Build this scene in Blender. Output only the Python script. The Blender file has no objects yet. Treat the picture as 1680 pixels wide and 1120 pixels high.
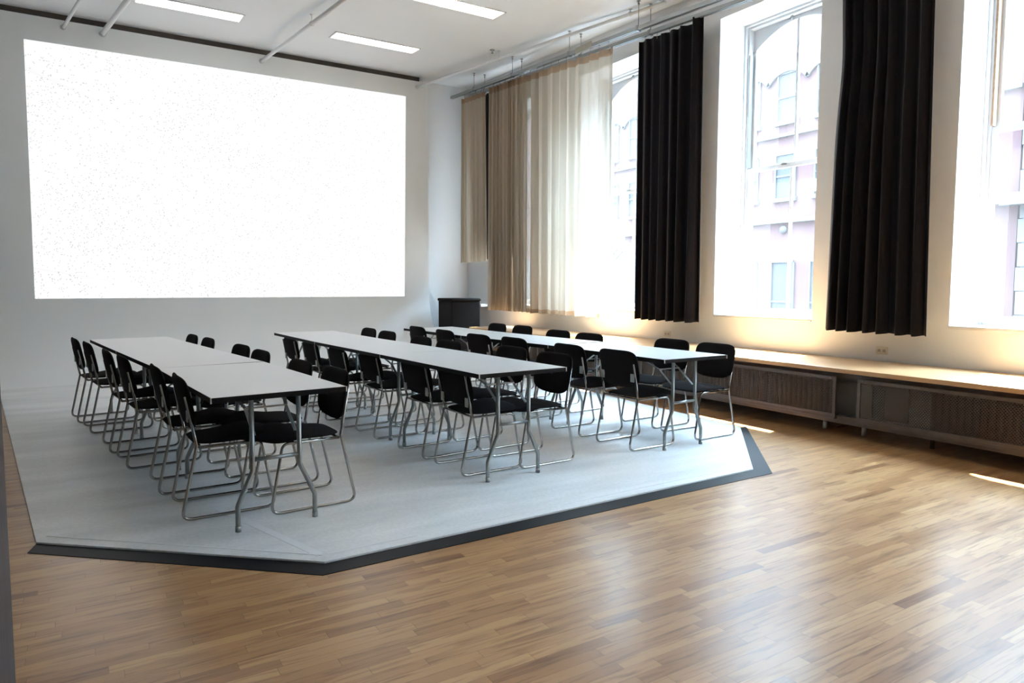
import bpy, bmesh, math, random
from math import sin, cos, pi, sqrt, radians
from mathutils import Vector, Matrix
random.seed(7)
SC = bpy.context.scene
COL = SC.collection

# ------------------------------------------------------------------ materials
def new_mat(name):
    m = bpy.data.materials.new(name); m.use_nodes = True
    nt = m.node_tree; nt.nodes.clear()
    out = nt.nodes.new('ShaderNodeOutputMaterial')
    return m, nt, out
def N(nt, t, **k):
    n = nt.nodes.new(t)
    for a, b in k.items():
        if a in n.inputs.keys(): n.inputs[a].default_value = b
        else: setattr(n, a, b)
    return n
def L(nt, a, b): nt.links.new(a, b)
def pbr(name, col, rough=.5, metal=0., var=.0, scale=8., bump=0., bscale=60., spec=.5, coat=0., sheen=0., stretch=(1,1,1)):
    m, nt, out = new_mat(name)
    b = N(nt, 'ShaderNodeBsdfPrincipled')
    b.inputs['Base Color'].default_value = (*col, 1)
    b.inputs['Roughness'].default_value = rough
    b.inputs['Metallic'].default_value = metal
    b.inputs['Specular IOR Level'].default_value = spec
    b.inputs['Coat Weight'].default_value = coat
    b.inputs['Sheen Weight'].default_value = sheen
    tc = N(nt, 'ShaderNodeTexCoord')
    mp = N(nt, 'ShaderNodeMapping'); mp.inputs['Scale'].default_value = stretch
    L(nt, tc.outputs['Object'], mp.inputs['Vector'])
    if var:
        no = N(nt, 'ShaderNodeTexNoise'); no.inputs['Scale'].default_value = scale; no.inputs['Detail'].default_value = 5
        L(nt, mp.outputs[0], no.inputs['Vector'])
        mx = N(nt, 'ShaderNodeMix', data_type='RGBA')
        mx.inputs[6].default_value = (*[max(0, c*(1-var)) for c in col], 1)
        mx.inputs[7].default_value = (*[min(1, c*(1+var)) for c in col], 1)
        L(nt, no.outputs['Fac'], mx.inputs[0]); L(nt, mx.outputs[2], b.inputs['Base Color'])
    if bump:
        nb = N(nt, 'ShaderNodeTexNoise'); nb.inputs['Scale'].default_value = bscale; nb.inputs['Detail'].default_value = 3
        L(nt, mp.outputs[0], nb.inputs['Vector'])
        bp = N(nt, 'ShaderNodeBump'); bp.inputs['Strength'].default_value = bump; bp.inputs['Distance'].default_value = .01
        L(nt, nb.outputs['Fac'], bp.inputs['Height']); L(nt, bp.outputs[0], b.inputs['Normal'])
    L(nt, b.outputs[0], out.inputs[0])
    return m
def emit(name, col, s):
    m, nt, out = new_mat(name)
    e = N(nt, 'ShaderNodeEmission'); e.inputs[0].default_value = (*col, 1); e.inputs[1].default_value = s
    L(nt, e.outputs[0], out.inputs[0]); return m
def math_(nt, op, a, b=None, c=None):
    n = N(nt, 'ShaderNodeMath', operation=op)
    for i, v in enumerate((a, b, c)):
        if v is None: continue
        if isinstance(v, (int, float)): n.inputs[i].default_value = v
        else: L(nt, v, n.inputs[i])
    return n.outputs[0]

def wood_planks(name, pw, pl, ramp, rough=.3, coat=.3):
    m, nt, out = new_mat(name)
    b = N(nt, 'ShaderNodeBsdfPrincipled')
    tc = N(nt, 'ShaderNodeTexCoord'); sp = N(nt, 'ShaderNodeSeparateXYZ'); L(nt, tc.outputs['Object'], sp.inputs[0])
    x, y = sp.outputs[0], sp.outputs[1]
    ry = math_(nt, 'DIVIDE', y, pw); row = math_(nt, 'FLOOR', ry); fy = math_(nt, 'FRACT', ry)
    wn = N(nt, 'ShaderNodeTexWhiteNoise', noise_dimensions='1D'); L(nt, row, wn.inputs['W'])
    off = math_(nt, 'MULTIPLY', wn.outputs['Value'], 7.3)
    rx = math_(nt, 'ADD', math_(nt, 'DIVIDE', x, pl), off)
    colm = math_(nt, 'FLOOR', rx); fx = math_(nt, 'FRACT', rx)
    cb = N(nt, 'ShaderNodeCombineXYZ'); L(nt, row, cb.inputs[0]); L(nt, colm, cb.inputs[1])
    w2 = N(nt, 'ShaderNodeTexWhiteNoise', noise_dimensions='3D'); L(nt, cb.outputs[0], w2.inputs['Vector'])
    cr = N(nt, 'ShaderNodeValToRGB'); L(nt, w2.outputs['Value'], cr.inputs[0])
    els = cr.color_ramp.elements
    els[0].position, els[0].color = ramp[0][0], (*ramp[0][1], 1)
    els[1].position, els[1].color = ramp[-1][0], (*ramp[-1][1], 1)
    for p_, c_ in ramp[1:-1]:
        e = els.new(p_); e.color = (*c_, 1)
    # grain
    mp = N(nt, 'ShaderNodeMapping'); mp.inputs['Scale'].default_value = (2.6, 30, 1)
    ad = N(nt, 'ShaderNodeVectorMath', operation='ADD'); L(nt, tc.outputs['Object'], ad.inputs[0])
    L(nt, w2.outputs['Color'], ad.inputs[1]); L(nt, ad.outputs[0], mp.inputs['Vector'])
    gn = N(nt, 'ShaderNodeTexNoise'); gn.inputs['Scale'].default_value = 1.6; gn.inputs['Detail'].default_value = 6; gn.inputs['Distortion'].default_value = .5
    L(nt, mp.outputs[0], gn.inputs['Vector'])
    gr = N(nt, 'ShaderNodeValToRGB'); L(nt, gn.outputs['Fac'], gr.inputs[0])
    gr.color_ramp.elements[0].position = .28; gr.color_ramp.elements[0].color = (.5, .42, .36, 1)
    gr.color_ramp.elements[1].position = .5; gr.color_ramp.elements[1].color = (1, 1, 1, 1)
    mu = N(nt, 'ShaderNodeMix', data_type='RGBA', blend_type='MULTIPLY'); mu.inputs[0].default_value = .85
    L(nt, cr.outputs[0], mu.inputs[6]); L(nt, gr.outputs[0], mu.inputs[7])
    # large wear
    ln = N(nt, 'ShaderNodeTexNoise'); ln.inputs['Scale'].default_value = .9; ln.inputs['Detail'].default_value = 4
    L(nt, tc.outputs['Object'], ln.inputs['Vector'])
    # joints
    e1 = math_(nt, 'LESS_THAN', fy, .035); e2 = math_(nt, 'LESS_THAN', fx, .004)
    ed = math_(nt, 'MULTIPLY', math_(nt, 'MAXIMUM', e1, e2), .55)
    m2 = N(nt, 'ShaderNodeMix', data_type='RGBA'); L(nt, ed, m2.inputs[0]); L(nt, mu.outputs[2], m2.inputs[6])
    m2.inputs[7].default_value = (.10, .05, .025, 1)
    L(nt, m2.outputs[2], b.inputs['Base Color'])
    rr = math_(nt, 'ADD', math_(nt, 'MULTIPLY', ln.outputs['Fac'], .16), rough-.08)
    rr = math_(nt, 'ADD', rr, math_(nt, 'MULTIPLY', w2.outputs['Value'], .06))
    L(nt, rr, b.inputs['Roughness'])
    b.inputs['Coat Weight'].default_value = coat; b.inputs['Coat Roughness'].default_value = .22
    bp = N(nt, 'ShaderNodeBump'); bp.inputs['Strength'].default_value = .12; bp.inputs['Distance'].default_value = .003
    hh = math_(nt, 'ADD', math_(nt, 'MULTIPLY', gn.outputs['Fac'], .5), math_(nt, 'MULTIPLY', w2.outputs['Value'], .8))
    hh = math_(nt, 'SUBTRACT', hh, math_(nt, 'MULTIPLY', ed, 1.5))
    L(nt, hh, bp.inputs['Height']); L(nt, bp.outputs[0], b.inputs['Normal'])
    L(nt, b.outputs[0], out.inputs[0]); return m

M = {}
M['floor'] = wood_planks('oak_floor', .053, .5, [(0, (.27, .125, .052)), (.05, (.38, .195, .082)), (.4, (.46, .252, .11)), (.75, (.51, .29, .13)), (1, (.56, .335, .155))])
M['bench'] = pbr('bench_wood', (.60, .37, .18), .38, var=.14, scale=3, stretch=(10, .5, 10), coat=.3)
M['wall'] = pbr('white_wall_paint', (.78, .80, .815), .6, var=.03, scale=3, bump=.1, bscale=90)
M['wallgrey'] = pbr('grey_wall_paint', (.25, .295, .32), .7, var=.04, scale=3)
M['addedskin'] = pbr('added_dark_brick', (.10, .055, .045), .9, var=.2, scale=8)  # for the unseen outer skin that damps sun bounce
M['ceil'] = pbr('white_ceiling_paint', (.80, .83, .85), .7, var=.02, scale=2)
M['cycwall'] = pbr('studio_sweep_paint', (.82, .85, .86), .5, var=.02, scale=2)
M['gapshade'] = pbr('painted_gap_shadow', (.07, .06, .055), .8, var=.3)  # colour stands in for shade in the gap over the sweep
M['tape'] = pbr('black_floor_tape', (.006, .006, .008), .5, spec=.3, var=.2, scale=20)
M['frame'] = pbr('white_window_paint', (.62, .63, .64), .4, var=.05, scale=12)
M['rawwood'] = pbr('bare_wood', (.33, .2, .12), .8, var=.5, scale=30)
M['chrome'] = pbr('chrome_tube', (.40, .385, .37), .16, 1.)
M['galv'] = pbr('galvanised_tube', (.32, .335, .33), .34, .9, var=.15, scale=25)
M['fabric'] = pbr('black_upholstery', (.012, .010, .011), .95, var=.3, scale=120, bump=.3, bscale=500, spec=.15)
M['bracket'] = pbr('grey_bracket', (.38, .39, .38), .4, .3)
M['top'] = pbr('grey_laminate', (.72, .735, .735), .38, var=.03, scale=3)
M['edge'] = pbr('dark_table_edge', (.008, .007, .007), .6, spec=.15)
M['cap'] = pbr('metal_cap', (.6, .6, .6), .35, .8)
M['track'] = pbr('steel_track', (.36, .38, .39), .38, .85, var=.12, scale=6)
M['white'] = pbr('white_enamel', (.78, .78, .77), .4)
M['pipe'] = pbr('white_painted_pipe', (.72, .73, .73), .5)
M['column'] = pbr('grey_rough_column', (.085, .08, .088), .9, var=.35, scale=7, bump=.3, stretch=(1, 1, .3))
M['velvet'] = pbr('black_velvet', (.0065, .0055, .0075), .9, sheen=.10, spec=.1, var=.2, scale=30)
M['cabinet'] = pbr('black_cabinet', (.005, .0035, .003), .85, var=.4, scale=12, spec=.2)
M['cardboard'] = pbr('tan_box', (.45, .25, .12), .75, var=.1)
M['socket'] = pbr('socket_dark', (.40, .37, .32), .6)
M['plate'] = pbr('ivory_plate', (.66, .62, .54), .45)
M['junction'] = pbr('tan_plate', (.42, .40, .33), .6, var=.1)
M['covermetal'] = pbr('brown_grey_metal', (.15, .12, .105), .42, .55, var=.25, scale=10)
M['panelmetal'] = pbr('inner_panel_metal', (.115, .095, .08), .42, .5, var=.25, scale=5)
M['radiator'] = pbr('radiator_iron', (.075, .06, .05), .6, .2, var=.3, scale=12)
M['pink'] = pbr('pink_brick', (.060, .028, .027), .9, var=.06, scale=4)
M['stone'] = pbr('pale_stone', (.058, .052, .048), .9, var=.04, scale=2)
M['extglass'] = pbr('facade_glass', (.022, .020, .019), .6, var=.2, scale=2)
M['shop'] = pbr('grey_shopfront', (.05, .055, .06), .6, var=.15, scale=3)
M['asphalt'] = pbr('street', (.06, .06, .06), .9, var=.1)
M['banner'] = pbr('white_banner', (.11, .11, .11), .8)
M['ink'] = pbr('blue_grey_ink', (.05, .055, .06), .8)
M['light'] = emit('lamp_diffuser', (1, .99, .96), 3.)

def projected_glow_mat():
    m, nt, out = new_mat('projected_white')
    tc = N(nt, 'ShaderNodeTexCoord')
    sn = N(nt, 'ShaderNodeVectorMath', operation='SNAP'); sn.inputs[1].default_value = (.013, 10., .013); L(nt, tc.outputs['Object'], sn.inputs[0])
    sp = N(nt, 'ShaderNodeTexWhiteNoise', noise_dimensions='3D'); L(nt, sn.outputs[0], sp.inputs['Vector'])
    big = N(nt, 'ShaderNodeTexNoise'); big.inputs['Scale'].default_value = .8; big.inputs['Detail'].default_value = 2; big.inputs['Distortion'].default_value = .8
    L(nt, tc.outputs['Object'], big.inputs['Vector'])
    sx_ = N(nt, 'ShaderNodeSeparateXYZ'); L(nt, tc.outputs['Object'], sx_.inputs[0])
    dens = math_(nt, 'MAXIMUM', math_(nt, 'SUBTRACT', 1., math_(nt, 'MULTIPLY', sx_.outputs[0], .17)), .25)
    thr = math_(nt, 'MULTIPLY', math_(nt, 'MULTIPLY', math_(nt, 'POWER', big.outputs['Fac'], 2.), .16), dens)
    sk = math_(nt, 'LESS_THAN', sp.outputs['Value'], thr)
    # soft grey hill-like curves in the projected picture
    s = N(nt, 'ShaderNodeSeparateXYZ'); L(nt, tc.outputs['Object'], s.inputs[0])
    x, z = s.outputs[0], s.outputs[2]
    h = math_(nt, 'ADD', math_(nt, 'MULTIPLY', math_(nt, 'SINE', math_(nt, 'MULTIPLY', x, .9)), -.22), 1.42)
    d1 = math_(nt, 'SUBTRACT', h, z)
    g1 = math_(nt, 'MULTIPLY', math_(nt, 'GREATER_THAN', d1, 0), math_(nt, 'POWER', 2.718, math_(nt, 'MULTIPLY', math_(nt, 'ABSOLUTE', d1), -9)))
    h2 = math_(nt, 'ADD', math_(nt, 'MULTIPLY', x, -.38), 4.0)
    d2 = math_(nt, 'SUBTRACT', z, h2)
    g2 = math_(nt, 'MULTIPLY', math_(nt, 'GREATER_THAN', d2, 0), math_(nt, 'POWER', 2.718, math_(nt, 'MULTIPLY', math_(nt, 'ABSOLUTE', d2), -5)))
    fall = math_(nt, 'MAXIMUM', math_(nt, 'SUBTRACT', 1., math_(nt, 'MULTIPLY', x, .3)), 0)
    g = math_(nt, 'MULTIPLY', math_(nt, 'MULTIPLY', math_(nt, 'ADD', g1, g2), fall), .09)
    st = math_(nt, 'SUBTRACT', math_(nt, 'SUBTRACT', 1.0, g), math_(nt, 'MULTIPLY', sk, .33))
    e = N(nt, 'ShaderNodeEmission'); e.inputs[0].default_value = (1, .995, .995, 1)
    L(nt, math_(nt, 'MULTIPLY', st, SCREEN), e.inputs[1]); L(nt, e.outputs[0], out.inputs[0]); return m
SCREEN = .555  # emission strength imitating the projector light on the wall

def sheer_mat(name='beige_sheer_voile', dc=(.52, .43, .33, 1), tc_=(.60, .53, .43, 1), mixf=.5, hole=.22):
    m, nt, out = new_mat(name)
    tr = N(nt, 'ShaderNodeBsdfTranslucent'); tr.inputs[0].default_value = tc_
    di = N(nt, 'ShaderNodeBsdfDiffuse'); di.inputs[0].default_value = dc
    tp = N(nt, 'ShaderNodeBsdfTransparent'); tp.inputs[0].default_value = (.98, .95, .9, 1)
    a = N(nt, 'ShaderNodeMixShader'); a.inputs[0].default_value = mixf; L(nt, di.outputs[0], a.inputs[1]); L(nt, tr.outputs[0], a.inputs[2])
    # weave: facing angle makes folds denser
    lw = N(nt, 'ShaderNodeLayerWeight'); lw.inputs[0].default_value = .35
    f = math_(nt, 'MULTIPLY', math_(nt, 'SUBTRACT', 1., lw.outputs['Facing']), hole)
    b = N(nt, 'ShaderNodeMixShader'); L(nt, f, b.inputs[0]); L(nt, a.outputs[0], b.inputs[1]); L(nt, tp.outputs[0], b.inputs[2])
    L(nt, b.outputs[0], out.inputs[0]); return m
def band_mat():
    m, nt, out = new_mat('tan_curtain_band')
    tr = N(nt, 'ShaderNodeBsdfTranslucent'); tr.inputs[0].default_value = (.40, .27, .17, 1)
    di = N(nt, 'ShaderNodeBsdfDiffuse'); di.inputs[0].default_value = (.33, .235, .16, 1)
    a = N(nt, 'ShaderNodeMixShader'); a.inputs[0].default_value = .45; L(nt, di.outputs[0], a.inputs[1]); L(nt, tr.outputs[0], a.inputs[2])
    L(nt, a.outputs[0], out.inputs[0]); return m
def pane_mat():
    m, nt, out = new_mat('hazy_window_glass')
    tp = N(nt, 'ShaderNodeBsdfTransparent'); tp.inputs[0].default_value = (.97, .98, .98, 1)
    tl = N(nt, 'ShaderNodeBsdfTranslucent'); tl.inputs[0].default_value = (.9, .93, .95, 1)
    gl = N(nt, 'ShaderNodeBsdfGlossy'); gl.inputs['Roughness'].default_value = .03
    lw = N(nt, 'ShaderNodeLayerWeight'); lw.inputs[0].default_value = .5
    fr = math_(nt, 'ADD', math_(nt, 'MULTIPLY', math_(nt, 'POWER', lw.outputs['Facing'], 5.), .35), .04)
    no = N(nt, 'ShaderNodeTexNoise'); no.inputs['Scale'].default_value = 2.5; no.inputs['Detail'].default_value = 5
    tc = N(nt, 'ShaderNodeTexCoord'); L(nt, tc.outputs['Object'], no.inputs['Vector'])
    a = N(nt, 'ShaderNodeMixShader'); L(nt, math_(nt, 'ADD', math_(nt, 'MULTIPLY', no.outputs['Fac'], .012), HAZE), a.inputs[0])
    L(nt, tp.outputs[0], a.inputs[1]); L(nt, tl.outputs[0], a.inputs[2])
    b = N(nt, 'ShaderNodeMixShader'); L(nt, fr, b.inputs[0]); L(nt, a.outputs[0], b.inputs[1]); L(nt, gl.outputs[0], b.inputs[2])
    L(nt, b.outputs[0], out.inputs[0]); return m
HAZE = .002
def mesh_mat():
    m, nt, out = new_mat('expanded_metal_mesh')
    b = N(nt, 'ShaderNodeBsdfPrincipled'); b.inputs['Base Color'].default_value = (.155, .12, .098, 1)
    b.inputs['Roughness'].default_value = .5; b.inputs['Metallic'].default_value = .35
    tp = N(nt, 'ShaderNodeBsdfTransparent')
    tc = N(nt, 'ShaderNodeTexCoord'); s = N(nt, 'ShaderNodeSeparateXYZ'); L(nt, tc.outputs['Object'], s.inputs[0])
    y = math_(nt, 'DIVIDE', s.outputs[1], .022); z = math_(nt, 'DIVIDE', s.outputs[2], .0125)
    rz = math_(nt, 'FLOOR', z)
    yo = math_(nt, 'ADD', y, math_(nt, 'MULTIPLY', rz, .5))
    fy = math_(nt, 'ABSOLUTE', math_(nt, 'SUBTRACT', math_(nt, 'FRACT', yo), .5))
    fz = math_(nt, 'ABSOLUTE', math_(nt, 'SUBTRACT', math_(nt, 'FRACT', z), .5))
    r = math_(nt, 'ADD', math_(nt, 'MULTIPLY', fy, 1.0), math_(nt, 'MULTIPLY', fz, .8))
    hole = math_(nt, 'LESS_THAN', r, .52)
    mx = N(nt, 'ShaderNodeMixShader'); L(nt, hole, mx.inputs[0]); L(nt, b.outputs[0], mx.inputs[1]); L(nt, tp.outputs[0], mx.inputs[2])
    L(nt, mx.outputs[0], out.inputs[0]); return m
M['projglow'] = projected_glow_mat(); M['sheer'] = sheer_mat(); M['linen'] = sheer_mat('tan_bunched_voile', (.46, .375, .285, 1), (.5, .42, .32, 1), .3, .04); M['band'] = band_mat(); M['pane'] = pane_mat(); M['mesh'] = mesh_mat()

def cycfloor_mat():
    m, nt, out = new_mat('painted_studio_floor')
    b = N(nt, 'ShaderNodeBsdfPrincipled')
    tc = N(nt, 'ShaderNodeTexCoord')
    mp = N(nt, 'ShaderNodeMapping'); mp.inputs['Scale'].default_value = (.5, 2.2, 1); mp.inputs['Rotation'].default_value = (0, 0, .1)
    L(nt, tc.outputs['Object'], mp.inputs['Vector'])
    a = N(nt, 'ShaderNodeTexNoise'); a.inputs['Scale'].default_value = 1.4; a.inputs['Detail'].default_value = 7; a.inputs['Roughness'].default_value = .6
    L(nt, mp.outputs[0], a.inputs['Vector'])
    f = N(nt, 'ShaderNodeTexNoise'); f.inputs['Scale'].default_value = 45; f.inputs['Detail'].default_value = 4
    L(nt, tc.outputs['Object'], f.inputs['Vector'])
    v = math_(nt, 'ADD', math_(nt, 'MULTIPLY', a.outputs['Fac'], .7), math_(nt, 'MULTIPLY', f.outputs['Fac'], .3))
    cr = N(nt, 'ShaderNodeValToRGB'); L(nt, v, cr.inputs[0])
    cr.color_ramp.elements[0].position = .3; cr.color_ramp.elements[0].color = (.62, .65, .655, 1)
    cr.color_ramp.elements[1].position = .62; cr.color_ramp.elements[1].color = (.88, .90, .905, 1)
    L(nt, cr.outputs[0], b.inputs['Base Color']); b.inputs['Roughness'].default_value = .45
    L(nt, b.outputs[0], out.inputs[0]); return m
M['cycfloor'] = cycfloor_mat()

# ------------------------------------------------------------------ geometry helpers
def link(name, me, mat, parent=None, loc=None, smooth=False):
    o = bpy.data.objects.new(name, me)
    if mat is not None: me.materials.append(M[mat] if isinstance(mat, str) else mat)
    COL.objects.link(o)
    if parent is not None: o.parent = parent
    if loc is not None: o.location = loc
    if smooth:
        for p in me.polygons: p.use_smooth = True
    return o
def tag(o, label=None, cat=None, group=None, kind=None):
    if label: o['label'] = label
    if cat: o['category'] = cat
    if group: o['group'] = group
    if kind: o['kind'] = kind
    return o
def empty(name, loc=(0, 0, 0), rz=0, label=None, cat=None, group=None, kind=None):
    o = bpy.data.objects.new(name, None); COL.objects.link(o); o.empty_display_size = .1
    o.location = loc; o.rotation_euler = (0, 0, rz)
    return tag(o, label, cat, group, kind)
class MB:
    def __init__(s): s.v = []; s.f = []; s.sm = []
    def add(s, vs, fs, smooth=False):
        o = len(s.v); s.v += [tuple(v) for v in vs]; s.f += [tuple(i+o for i in f) for f in fs]; s.sm += [smooth]*len(fs); return s
    def box(s, x0, x1, y0, y1, z0, z1):
        v = [(x, y, z) for x in (x0, x1) for y in (y0, y1) for z in (z0, z1)]
        return s.add(v, [(0, 1, 3, 2), (4, 6, 7, 5), (0, 4, 5, 1), (2, 3, 7, 6), (0, 2, 6, 4), (1, 5, 7, 3)])
    def prism(s, poly, z0, z1):  # poly ccw in XY
        n = len(poly)
        v = [(x, y, z0) for x, y in poly]+[(x, y, z1) for x, y in poly]
        f = [tuple(range(n-1, -1, -1)), tuple(range(n, 2*n))]+[(i, (i+1) % n, (i+1) % n+n, i+n) for i in range(n)]
        return s.add(v, f)
    def prism_x(s, poly, x0, x1):  # poly in YZ
        n = len(poly)
        v = [(x0, y, z) for y, z in poly]+[(x1, y, z) for y, z in poly]
        f = [tuple(range(n)), tuple(range(2*n-1, n-1, -1))]+[(i, i+n, (i+1) % n+n, (i+1) % n) for i in range(n)]
        return s.add(v, f)
    def tube(s, pts, r, seg=8, caps=True):
        pts = [Vector(p) for p in pts]; n = len(pts); vs = []; fs = []
        tang = []
        for i in range(n):
            a = pts[max(i-1, 0)]; b = pts[min(i+1, n-1)]
            tang.append((b-a).normalized())
        t0 = tang[0]; up = Vector((0, 0, 1)) if abs(t0.z) < .9 else Vector((0, 1, 0))
        nx = t0.cross(up).normalized()
        for i in range(n):
            t = tang[i]; nx = (nx-t*nx.dot(t))
            nx = nx.normalized(); ny = t.cross(nx)
            for k in range(seg):
                a = 2*pi*k/seg; vs.append(pts[i]+nx*cos(a)*r+ny*sin(a)*r)
        for i in range(n-1):
            for k in range(seg):
                fs.append((i*seg+k, i*seg+(k+1) % seg, (i+1)*seg+(k+1) % seg, (i+1)*seg+k))
        if caps: fs += [tuple(range(seg-1, -1, -1)), tuple(range((n-1)*seg, n*seg))]
        return s.add(vs, fs, True)
    def cyl(s, a, b, r, seg=12): return s.tube([a, b], r, seg)
    def bar(s, a, b, w, h):  # rectangular bar from a to b
        a, b = Vector(a), Vector(b); t = (b-a).normalized()
        up = Vector((0, 0, 1)) if abs(t.z) < .95 else Vector((1, 0, 0))
        sx = t.cross(up).normalized()*w/2; sy = sx.cross(t).normalized()*h/2
        v = []
        for p in (a, b): v += [p-sx-sy, p+sx-sy, p+sx+sy, p-sx+sy]
        return s.add(v, [(3, 2, 1, 0), (4, 5, 6, 7), (0, 1, 5, 4), (1, 2, 6, 5), (2, 3, 7, 6), (3, 0, 4, 7)])
    def mesh(s, name):
        me = bpy.data.meshes.new(name); me.from_pydata(s.v, [], s.f); me.update()
        for p, q in zip(me.polygons, s.sm): p.use_smooth = q
        bm = bmesh.new(); bm.from_mesh(me); bmesh.ops.recalc_face_normals(bm, faces=bm.faces); bm.to_mesh(me); bm.free()
        return me
    def build(s, name, mat, parent=None, loc=None, bevel=0):
        o = link(name, s.mesh(name), mat, parent, loc)
        if bevel:
            md = o.modifiers.new('bevel', 'BEVEL'); md.width = bevel; md.segments = 2; md.limit_method = 'ANGLE'
        return o
def fillet(pts, rads, seg=5):
    out = []
    for i, p in enumerate(pts):
        p = Vector(p); r = rads[i]
        if i == 0 or i == len(pts)-1 or r == 0: out.append(p); continue
        a = (Vector(pts[i-1])-p).normalized(); b = (Vector(pts[i+1])-p).normalized()
        ang = a.angle(b); d = r/math.tan(ang/2); d = min(d, .48*(Vector(pts[i-1])-p).length, .48*(Vector(pts[i+1])-p).length)
        p0, p1 = p+a*d, p+b*d
        for k in range(seg+1):
            t = k/seg; out.append(p0*(1-t)**2+p*2*t*(1-t)+p1*t*t)
    return out
def copy_tree(o, parent=None):
    c = o.copy(); COL.objects.link(c)
    if parent is not None: c.parent = parent
    for ch in list(o.children): copy_tree(ch, c)
    return c
def struct(o): o['kind'] = 'structure'; return o

XW = 6.4      # inner face of the window wall
XG = 6.95     # sash plane
FZ = -.012    # timber floor level (the painted studio floor lies at 0)
YB = 12.15    # rear wall
def cz(y): return 5.05-.045*(11.95-y)

# ------------------------------------------------------------------ room shell
struct(MB().box(-4, 7.2, -5, 12.5, FZ-.1, FZ).build('floor', 'floor'))
mb = MB(); a, b = cz(12.5), cz(-5)
mb.add([(-4, 12.5, a), (6.99, 12.5, a), (6.99, -5, b), (-4, -5, b), (-4, 12.5, a+.3), (6.99, 12.5, a+.3), (6.99, -5, b+.3), (-4, -5, b+.3)],
       [(0, 1, 2, 3), (7, 6, 5, 4), (0, 4, 5, 1), (1, 5, 6, 2), (2, 6, 7, 3), (3, 7, 4, 0)])
struct(mb.build('ceiling', 'ceil'))
struct(MB().box(-4, 7.2, YB, YB+.25, FZ, 5.5).build('wall_back', 'wall'))
struct(MB().box(-4.2, -4, -5, 12.5, FZ, 5.5).build('wall_left', 'wallgrey'))
struct(MB().box(-4, 7.2, -5.2, -5, FZ, 5.5).build('wall_front', 'wallgrey'))
WIN = [10.545, 7.855, 5.165, 2.475, -.215, -2.905]
HW = .665; SILL = .957; HEAD = 4.40
mb = MB().box(XW, 7.0, -5, YB, FZ, SILL-.03).box(XW, 7.0, -5, YB, HEAD, 5.5)
edges = [YB]
for c in WIN: edges += [c+HW, c-HW]
edges += [-5]
for i in range(0, len(edges), 2):
    mb.box(XW, 7.0, edges[i+1], edges[i], SILL-.03, HEAD)
struct(mb.build('wall_right', 'wall'))
mb = MB().box(7.0, 7.06, -5, YB+.25, -3, SILL-.03).box(7.0, 7.06, -5, YB+.25, HEAD, 5.8)
edges[0] = YB+.25
for i in range(0, len(edges), 2): mb.box(7.0, 7.06, edges[i+1], edges[i], SILL-.03, HEAD)
struct(mb.build('added_outer_skin', 'addedskin'))  # unseen dark skin, added to cut sunlight bouncing onto the facade opposite

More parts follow.
